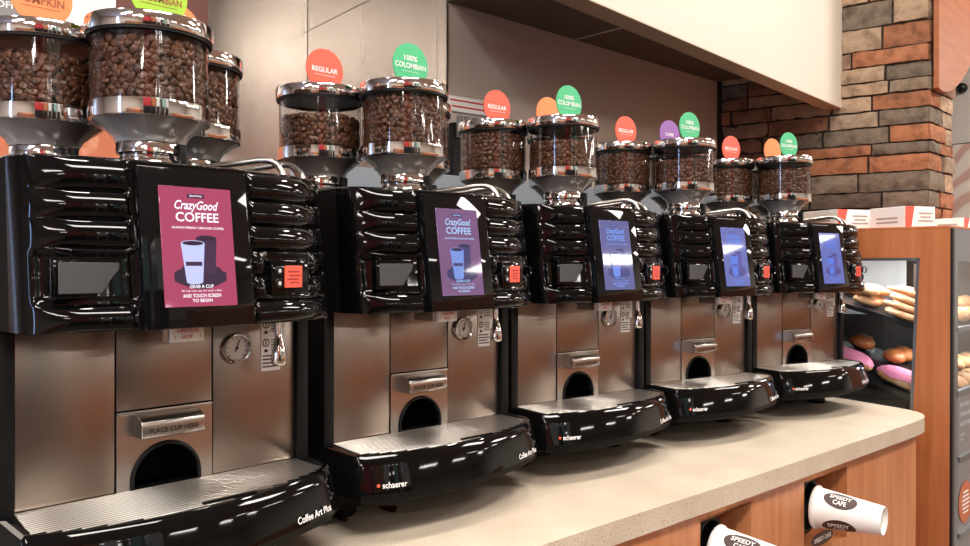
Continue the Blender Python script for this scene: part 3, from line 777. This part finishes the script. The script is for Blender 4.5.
def caseW(u, v, z):
    c_, s_ = math.cos(rc), math.sin(rc); return (K.x+c_*u-s_*v, K.y+s_*u+c_*v, z-.886)
def pastry(name, u, v, n_, L, w, h, ma, ang, label, grp, cat, icing=False, seed=0, slope=True):
    rnd = random.Random(seed); bm = bmesh.new(); bmesh.ops.create_icosphere(bm, subdivisions=3, radius=1)
    for vv in bm.verts:
        x, y, z = vv.co
        k = 1+.06*math.sin(9*x+seed)+.04*math.sin(13*y+2*seed)
        sx = abs(x)**.7*(1 if x > 0 else -1)
        vv.co = Vector((sx*L/2, y*w/2*k*(1-.12*x*x), (z*h/2 if z > 0 else z*h/2*.75)*k+h*.375))
    mb = MB(); mb.bm.free(); mb.bm = bm
    root = mb.build(name, M[ma], None, smooth=60)
    root.location = caseW(u, v, shelf_z(n_, v)+.002)
    root.rotation_euler = (Matrix.Rotation(rc, 3, 'Z') @ Matrix.Rotation(math.atan(.30), 3, 'X') @ Matrix.Rotation(ang, 3, 'Z')).to_euler()
    if icing:
        bm = bmesh.new(); bmesh.ops.create_icosphere(bm, subdivisions=3, radius=1)
        for vv in bm.verts:
            x, y, z = vv.co; sx = abs(x)**.7*(1 if x > 0 else -1)
            edge_ = .15+.12*math.sin(7*math.atan2(y, x)+seed)
            zz = max(z, edge_)
            vv.co = Vector((sx*L/2*1.01, y*w/2*1.05, zz*h/2*1.10+h*.375))
        mb = MB(); mb.bm.free(); mb.bm = bm; mb.build('icing', M['icing'], root, smooth=60)
    tag(root, label, cat, grp); return root
H90 = PI/2
for j in range(4):
    for k in range(6-j):
        o = pastry('bread_stick', .046+.034*k+.017*j, .105+.012*((k+j) % 2), 1, .135, .028, .020, 'crust', H90+.07*math.sin(k*2.1+j), 'pale golden bread stick in the pile on the upper shelf of the pastry case', 'bread sticks piled on the upper shelf', 'bread', seed=k+7*j)
        o.location.z += .0185*j
for j in range(2):
    for k in range(2):
        o = pastry('bread_roll', .070+.060*k, .225, 1, .070, .050, .030, 'crust', H90, 'golden bread roll behind the pile of sticks on the upper shelf', 'bread rolls at the back of the upper shelf', 'bread', seed=20+k)
        o.location.z += .028*j
for n_ in (1, 2):
    for k in range(6):
        for v in (.075, .150):
            pastry('bagel', .275+.078*k, v, n_, .066, .064, .040, 'crust', .3*k, 'round golden bagel on the %s shelf seen through the front glass' % ('upper' if n_ == 1 else 'lower'), 'bagels on the %s shelf' % ('upper' if n_ == 1 else 'lower'), 'bagel', seed=30+k+n_)
for k, (u, v) in enumerate(((.057,.118),(.056,.266))):
    pastry('iced_bun', u, v, 2, .165 if k == 0 else .125, .062, .054, 'crust', H90-.03, ['long pink iced bun nearest the end window of the pastry case','pink iced bun behind the other one, next to the machine tray'][k], None, 'pastry', True, seed=40+k)
for k in range(4):
    pastry('glazed_bun', .125+.066*(k % 2), .100+.075*(k//2), 3, .070, .058, .042, 'crustdark', .1*k, 'brown glazed bun on the riser behind the pink iced buns', 'glazed buns on the riser of the lower shelf', 'pastry', seed=60+k)
for k, (u, v, n_) in enumerate(((.075,.320,1),(.165,.310,1),(.150,.270,3))):
    pastry('wrapped_pastry', u, v, n_, .080, .065, .045, 'crustdark', .1*k, ['dark wrapped pastry at the back left of the upper shelf','second dark wrapped pastry on the upper shelf, deeper inside','dark wrapped pastry at the back of the lower shelf'][k], None, 'pastry', seed=90+k)

# boxes on the case
def carton(x, y, rz, a, b_, h, lab):
    root = empty('carton', (x, y, .4535), rz); tag(root, lab, 'box', 'white cartons on the pastry case')
    p = MB(); p.box((0,0,0),(a,b_,h), .001, 1); p.build('carton_body', M['paper'], root, smooth=0)
    p = MB(); p.quad([(.0,-.0006,h*.35),(.0,-.0006,h),(a*.30,-.0006,h),(.02,-.0006,0),(0,-.0006,0)]); p.build('stripe', M['card'], root, smooth=0)
    p = MB()
    for k, (u0, u1) in enumerate(((.45,.9),(.5,.85),(.42,.92))): p.box((a*u0,-.0008,h*(.72-.18*k)),(a*u1,-.0004,h*(.72-.18*k)-.004))
    for k in range(2): p.box((-.0008,b_*.2,h*(.5-.2*k)),(-.0004,b_*.8,h*(.5-.2*k)-.004))
    p.build('lettering', mat('pale_print', (168,160,156), .6) if 'pale_print' not in bpy.data.materials else bpy.data.materials['pale_print'], root, smooth=0)
carton(1.082,-.088,-.35,.100,.115,.054,'white carton with orange corner at the right of the row on the pastry case')
carton(1.066,.080,-.35,.112,.135,.054,'white carton with orange corner further back, beside the last coffee machine')
carton(1.30,-.145,0,.12,.08,.030,'low white carton at the front right of the pastry case top')

# ------------------------------------------------------------------ setting
def struct(name, mb, m, smooth=0): o = mb.build(name, m, None, smooth=smooth); o['kind'] = 'structure'; return o
CE = 1.85
struct('floor', MB().box((-6,-10,-.936),(11,3,-.886)), M['floor'])
struct('ceiling', MB().box((-6,-10,CE),(11,3,CE+.05)), M['ceil'])
struct('wall_left', MB().box((-6.05,-10,-.886),(-6,3,CE)), M['beige'])
struct('wall_right', MB().box((11,-10,-.886),(11.05,3,CE)), M['beige'])
struct('wall_front', MB().box((-6,-10.05,-.886),(11,-10,CE)), M['beige'])
struct('wall_back', MB().box((-6,1.40,-.886),(.1745,1.45,CE)), M['steel2'])
# partition return at the left end of the alcove, and the alcove's steel wall
def strip(p, q, z0, z1, t, m, name):
    p = Vector(p+(0,)); q = Vector(q+(0,)); d = (q-p).normalized(); n_ = Vector((-d.y, d.x, 0))
    mb = MB(); mb.prism([tuple(v.to_2d()) for v in (p, q, q+n_*t, p+n_*t)], z0, z1); return struct(name, mb, m)
strip((.166,.631),(1.435,.717),-.886,CE,.04,M['steel3'],'wall_alcove')
strip((.1635,1.3995),(.1635,.629),-.886,CE,.0025,M['steel2'],'wall_partition')
struct('trim_1', MB().box((.1620,.6265,-.886),(.1665,.6305,CE)), M['lightsteel'])
struct('trim_2', MB().box((.1628,.632,1.1185),(.1634,1.3995,1.1205)), M['black'])
struct('trim_3', MB().box((.1624,1.3965,-.886),(.1634,1.3990,CE)), M['steel3'])
# soffit
SF0 = Vector((-.10,.0635)); SF1 = Vector((1.552,.3150)); SD = (SF1-SF0).normalized(); SN = Vector((-SD.y, SD.x))
def P2(u, v): q_ = SF0+SD*u+SN*v; return (q_.x, q_.y)
LS = (SF1-SF0).length
s = MB(); s.prism([P2(0,0), P2(LS,0), P2(LS,.052), P2(0,.052)], .8765, CE); struct('wall_soffit', s, M['soffit'])
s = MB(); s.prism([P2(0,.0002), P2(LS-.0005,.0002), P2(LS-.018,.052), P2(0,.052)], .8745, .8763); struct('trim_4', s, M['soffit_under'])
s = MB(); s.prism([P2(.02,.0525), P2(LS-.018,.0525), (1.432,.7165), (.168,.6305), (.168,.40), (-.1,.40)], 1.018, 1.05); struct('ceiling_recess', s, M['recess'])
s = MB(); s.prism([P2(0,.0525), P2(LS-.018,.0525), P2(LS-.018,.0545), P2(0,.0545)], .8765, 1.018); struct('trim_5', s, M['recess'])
s = MB(); q0 = Vector((.655,.66)); s.prism([(.652,.655),(.658,.655),(.70,.235),(.694,.235)], 1.0165, 1.0178); struct('trim_6', s, M['steel3'])

# stacked stone pier
PAL_S = {'o': (184,122,84), 'p': (186,152,124), 't': (204,176,146), 'g': (134,120,104), 'l': (172,152,130), 'd': (108,94,82), 'b': (160,116,88)}
rowz_px = [-40,-8,18,42,59,75,88.5,105,121.6,139,151,168.8,189,205.5,217,232,250]
rz_ = [.3547+(265.2-p_)/791.5*2.474 for p_ in rowz_px]
seq = ['otpgo','tgopb','otpbt','opptb','gtbgb','ltpbg','otpbo','glbpb','oggbd','gogbl','oobgb','gglbg','gdgbb','oglbd','tgblg','gogbt']
lens = [(.17,.16,.18,.2,.2),(.10,.2,.16,.2,.2),(.13,.14,.12,.2,.18),(.22,.15,.1,.2,.2),(.12,.24,.2,.16,.22),(.11,.25,.2,.2,.15),(.16,.12,.2,.14,.2),(.14,.15,.2,.2,.2),(.11,.2,.2,.2,.2),(.16,.24,.1,.2,.2),(.17,.22,.15,.2,.18),(.20,.24,.1,.22,.18),(.13,.22,.2,.16,.2),(.21,.2,.14,.2,.2),(.1,.3,.2,.2,.2),(.2,.2,.2,.2,.2)]
P0 = Vector((1.619,.074,0))
def stones(name, dirv, nrm, total, seqs, lenss, shift, backing):
    bm = bmesh.new(); rnd = random.Random(11); cl = []
    lay = bm.loops.layers.float_color.new('Col')
    def stone(u0, u1, z0, z1, c_):
        g = .0035; u0 += g if u0 > .001 else 0; u1 -= g; z0 += g*.8; z1 -= g*.8
        dpt = rnd.uniform(.004,.016)
        nu = max(2, int((u1-u0)/.018)); nz = max(2, int((z1-z0)/.018)); ve = {}
        for a in range(nu+1):
            for b1 in range(nz+1):
                u = u0+(u1-u0)*a/nu; z = z0+(z1-z0)*b1/nz
                ed = a in (0,nu) or b1 in (0,nz)
                dd = dpt+rnd.uniform(-.0022,.0022) - (.004 if ed else 0)
                ju = rnd.uniform(-.0012,.0012); jz = rnd.uniform(-.0016,.0016)
                ve[a,b1] = bm.verts.new(P0 + dirv*(u+ju) + nrm*dd + Vector((0,0,z+jz)))
        fs = [bm.faces.new((ve[a,b1],ve[a+1,b1],ve[a+1,b1+1],ve[a,b1+1])) for a in range(nu) for b1 in range(nz)]
        rim = [ve[a,0] for a in range(nu+1)]+[ve[nu,b1] for b1 in range(1,nz+1)]+[ve[a,nz] for a in range(nu-1,-1,-1)]+[ve[0,b1] for b1 in range(nz-1,0,-1)]
        bk = [bm.verts.new(v.co - nrm*(.02 if True else 0)) for v in rim]
        for i in range(len(rim)): fs.append(bm.faces.new((rim[i], rim[(i+1)%len(rim)], bk[(i+1)%len(rim)], bk[i])))
        kk = rnd.uniform(.86,1.0); c3 = s2l(tuple(min(255,v*kk) for v in PAL_S[c_]))
        for f_ in fs:
            for lp_ in f_.loops: lp_[lay] = c3
    for i in range(len(rz_)-1):
        u = 0
        for c_, L_ in zip(seqs[i], lenss[i]):
            if u >= total: break
            e_ = min(total, u+L_*(1.0)); 
            if total-e_ < .03: e_ = total
            stone(u, e_, rz_[i+1], rz_[i], c_); u = e_
    bmesh.ops.recalc_face_normals(bm, faces=bm.faces)
    me = bpy.data.meshes.new(name); bm.to_mesh(me); bm.free(); me.materials.append(M['stone'])
    me.polygons.foreach_set('use_smooth', [True]*len(me.polygons)); me.set_sharp_from_angle(angle=math.radians(50))
    o = bpy.data.objects.new(name, me); col.objects.link(o); o['kind'] = 'structure'
    return o
dA = Vector((math.sin(math.radians(-15.3)), math.cos(math.radians(-15.3)), 0)); nA = Vector((-dA.y, dA.x, 0))
dB = Vector((math.sin(math.radians(85)), math.cos(math.radians(85)), 0)); nB = Vector((dB.y, -dB.x, 0))
stones('wall_stone', dA, nA, .655, seq, lens, 0, None)
seqB = [c_[0]+x for c_, x in zip(seq, ['t','l','o','t','t','p','t','l','t','o','l','t','o','o','t','g'])]
lensB = [(.10+.05*((i*7) % 3)/2, .2) for i in range(16)]
stones('wall_stone_side', dB, nB, .235, seqB, lensB, 0, None)
s = MB(); q_ = [P0+dA*.003+dB*.003]; b1 = P0+dB*.235; b2 = P0+dA*.69
s.prism([tuple((P0+(dA+dB)*.001).to_2d()), tuple(b1.to_2d()), tuple((b1+dA*.69).to_2d()), tuple(b2.to_2d())], -.886, CE)
struct('wall_pier', s, M['mortar'])

# far wall right of the pier, its poster and dome camera
struct('wall_far', MB().box((3.2,-.30,-.886),(3.25,3,CE)), M['beige'])
p = MB(); p.box((3.185,.05,.515),(3.1995,.605,.95), .001, 1); po = p.build('poster', M['ink'], None, smooth=0)
tag(po, 'pale pastry poster on the far wall at the right edge of the photo', 'poster')
p = MB(); p.box((3.182,.055,.520),(3.185,.590,.945)); p.build('print', M['poster_pink'], po, smooth=0)
p = MB(); p.lathe([(0,-.032),(.012,-.030),(.022,-.022),(.026,-.010),(.026,0),(0,0)], 28, (3.1995,.556,1.217), 'X'); dm = p.build('dome_camera', M['dome'], None); tag(dm, 'small black dome camera on the far wall beside the stone pier', 'camera')

# arched wooden board on the pier's right face
bd = P0 + nB*.03
arc = [(-.012,.905),(.02,.900),(.07,.905),(.15,.930),(.25,.985),(.35,1.07),(.45,1.20),(.52,1.36),(.56,1.55),(.57,CE-.002),(-.012,CE-.002)]
R = Matrix(((dB.x,0,nB.x,bd.x),(dB.y,0,nB.y,bd.y),(0,1,0,0),(0,0,0,1)))
ar = spline(arc[:-2], 5)+arc[-2:]
s = MB(); s.prism(ar, -.012, .004, .001, 1, R); ab = s.build('arched_board', M['wood3'], None, smooth=30)
tag(ab, 'curved cherry wood board fixed to the stone pier, top right of the photo', 'wall panel')

# poster board behind the first machine
pb = empty('poster_board', (-.95,.60,ZC)); tag(pb, 'tall brown and white coffee poster board standing behind the nearest machine', 'poster')
p = MB(); p.box((.09,0,0),(.503,.015,1.2), .001, 1); p.build('board', M['poster_brown'], pb, smooth=0)
p = MB(); p.box((.10,-.002,.62),(.33,0,1.17)); wp_ = p.build('white_print', M['poster_white'], pb, smooth=0)
p = MB(); p.box((.09,-.003,0),(.503,-.0002,.612)); p.build('orange_print', M['poster_orange'], pb, smooth=0)
p = MB(); p.box((.10,-.006,.76),(.225,-.003,.90)); p.build('grey_band', M['casepanel'], wp_, smooth=0)
text_bm([('COFFEE', .060, .012, .155, .787)], .0068, True).build('lettering', M['letter'], wp_, xf=FRONT, smooth=0)

# small brewer against the alcove wall, between the second and third machines
bw = empty('counter_brewer', (.20,.50,ZC)); tag(bw, 'dark countertop appliance with white and red label strip behind the second and third machines', 'appliance')
p = MB(); p.box((-.11,0,0),(.10,.115,.675), .004); p.build('cabinet', M['black'], bw)
tilt = Matrix.Translation((-.005,-.012,.695)) @ Matrix.Rotation(-.45,4,'X')
p = MB(); p.box((-.13,-.004,.0),(.012,.004,.045), .001, 1, tilt); lbp = p.build('label_strip', M['white'], bw, smooth=0)
p = MB()
for (x0,x1,z0,z1) in ((-.115,-.01,.030,.034),(-.115,-.01,.012,.016)): p.box((x0,-.005,z0),(x1,-.0041,z1), 0, 1, tilt)
p.build('red_mark', M['redink'], lbp, smooth=0)
p = MB()
for k in range(9): p.box((-.10+.022*k,-.010,.640),(-.088+.022*k,.0,.690))
p.build('vent', M['casepanel'], bw, smooth=0)

# store fixtures opposite the counter, behind the viewer
def fixture(name, a, b_, m, lab, cat):
    o = MB().box(a, b_, .01).build(name, m, None, smooth=0); tag(o, lab, cat)
for nm, x0, x1, h_, m_, lab in (('drink_cooler',-2.35,-1.55,1.6,'redshelf','drinks cooler with red front across the aisle'),
        ('display_rack',-1.45,-1.10,1.5,'wood2','narrow wooden rack across the aisle'),
        ('display_rack',-1.0,-.74,1.5,'whiteshelf','narrow white rack across the aisle'),
        ('display_rack',-.66,-.54,1.4,'caseblack','black rack across the aisle'),
        ('display_rack',-.48,-.30,1.4,'tealshelf','pale teal rack across the aisle'),
        ('display_rack',-.12,.10,1.4,'whiteshelf','second white rack across the aisle')):
    e_ = empty(nm, ((x0+x1)/2, -3.3, -.886)); tag(e_, lab, 'rack')
    MB().box((x0-(x0+x1)/2,-.3,0),(x1-(x0+x1)/2,.3,1.36), .01).build('cabinet', M['caseblack'], e_, smooth=0)  # dark bases and coloured tops shaped for reflections in the trays and chrome
    MB().box((x0-(x0+x1)/2,-.3,1.362),(x1-(x0+x1)/2,.3,.886+h_), .01).build('header_panel', M[m_], e_, smooth=0)
fixture('island_counter', (.8,-3.6,-.886), (7.5,-2.7,.10), M['wood2'], 'long wooden island counter across the aisle', 'counter')
fixture('island_counter', (-5.5,-3.6,-.886), (-2.8,-2.9,.10), M['wood2'], 'shorter wooden island counter across the aisle', 'counter')

# ------------------------------------------------------------------ lights
def area(name, loc, sx, sy, power, colr, target=None, rot=None):
    L = bpy.data.lights.new(name, 'AREA'); L.shape = 'RECTANGLE'; L.size = sx; L.size_y = sy; L.energy = power; L.color = colr
    o = bpy.data.objects.new(name, L); col.objects.link(o); o.location = loc
    if target: o.rotation_euler = (Vector(target)-Vector(loc)).to_track_quat('-Z', 'Y').to_euler()
    elif rot: o.rotation_euler = rot
    return o
warm = (1.0,.945,.88)
for x, y in ((-3.2,-1.5),(-3.2,-3.1),(-3.2,-4.75),(-3.2,-6.6),(-.8,-1.5),(-.8,-4.75),(-.8,-6.6),(2.3,-1.5),(2.3,-6.6),(5.2,-1.5),(8.4,-1.5),(8.4,-4.6),(5.5,-5.0),(5.2,-6.6),(8.4,-3.1),(8.4,-6.0)):
    area('ceiling_lamp', (x, y, CE-.01), 1.3, .35, 44, warm)
for x in (-1.9,-.9,.1): area('counter_lamp', (x, -.30, CE-.01), .16, .16, 8, warm)
for x in (.9,1.9): area('counter_lamp', (x, -.40, CE-.01), .16, .16, 10, warm)
area('window_light', (-5.6,-1.6,.4), .25, 2.2, 30, (.35,.55,1.0), target=(-.4,-.2,.2))
area('case_lamp', caseW(.30,.12,H0+.43), .5, .03, 3.0, (1,.97,.92), target=caseW(.30,.12,0))
area('case_lamp', caseW(.12,.30,H0+.43), .15, .2, 2.0, (1,.97,.92), target=caseW(.12,.30,0))
for u_l in (.12, .55): area('case_lamp', caseW(u_l,.06,H0+.172), .12, .02, .8, (1,.97,.92), target=caseW(u_l+.01,.10,0))  # added beneath the upper shelf to brighten the lower one
w = bpy.data.worlds.new('World'); bpy.context.scene.world = w; w.use_nodes = True
w.node_tree.nodes['Background'].inputs[0].default_value = (1,.95,.9,1); w.node_tree.nodes['Background'].inputs[1].default_value = .3

# ------------------------------------------------------------------ camera
yaw, pitch, roll = .6784, .0024, .0020
f_ = Vector((math.sin(yaw)*math.cos(pitch), math.cos(yaw)*math.cos(pitch), -math.sin(pitch)))
r_ = Vector((math.cos(yaw), -math.sin(yaw), 0)); u_ = r_.cross(f_)
rr = r_*math.cos(roll)+u_*math.sin(roll); uu = -r_*math.sin(roll)+u_*math.cos(roll)
cd = bpy.data.cameras.new('camera'); cam = bpy.data.objects.new('camera', cd); col.objects.link(cam)
mtx = Matrix((rr, uu, -f_)).transposed().to_4x4(); mtx.translation = Vector((-1.0100,-.9837,.3547)); cam.matrix_world = mtx
cd.sensor_width = 36; cd.lens = 791.514/970*36; cd.shift_y = -5.849/970; cd.clip_start = .02
bpy.context.scene.camera = cam
# raise everything so that the floor lies at z = 0
for o in list(bpy.context.scene.objects):
    if o.parent is None: o.location.z += .886
sc = bpy.context.scene
sc.view_settings.view_transform = 'Standard'; sc.view_settings.look = 'None'; sc.view_settings.gamma = 1; sc.view_settings.exposure = .35
sc.cycles.max_bounces = 10; sc.cycles.transparent_max_bounces = 16; sc.cycles.caustics_reflective = False; sc.cycles.caustics_refractive = False
sc.cycles.sample_clamp_indirect = 4
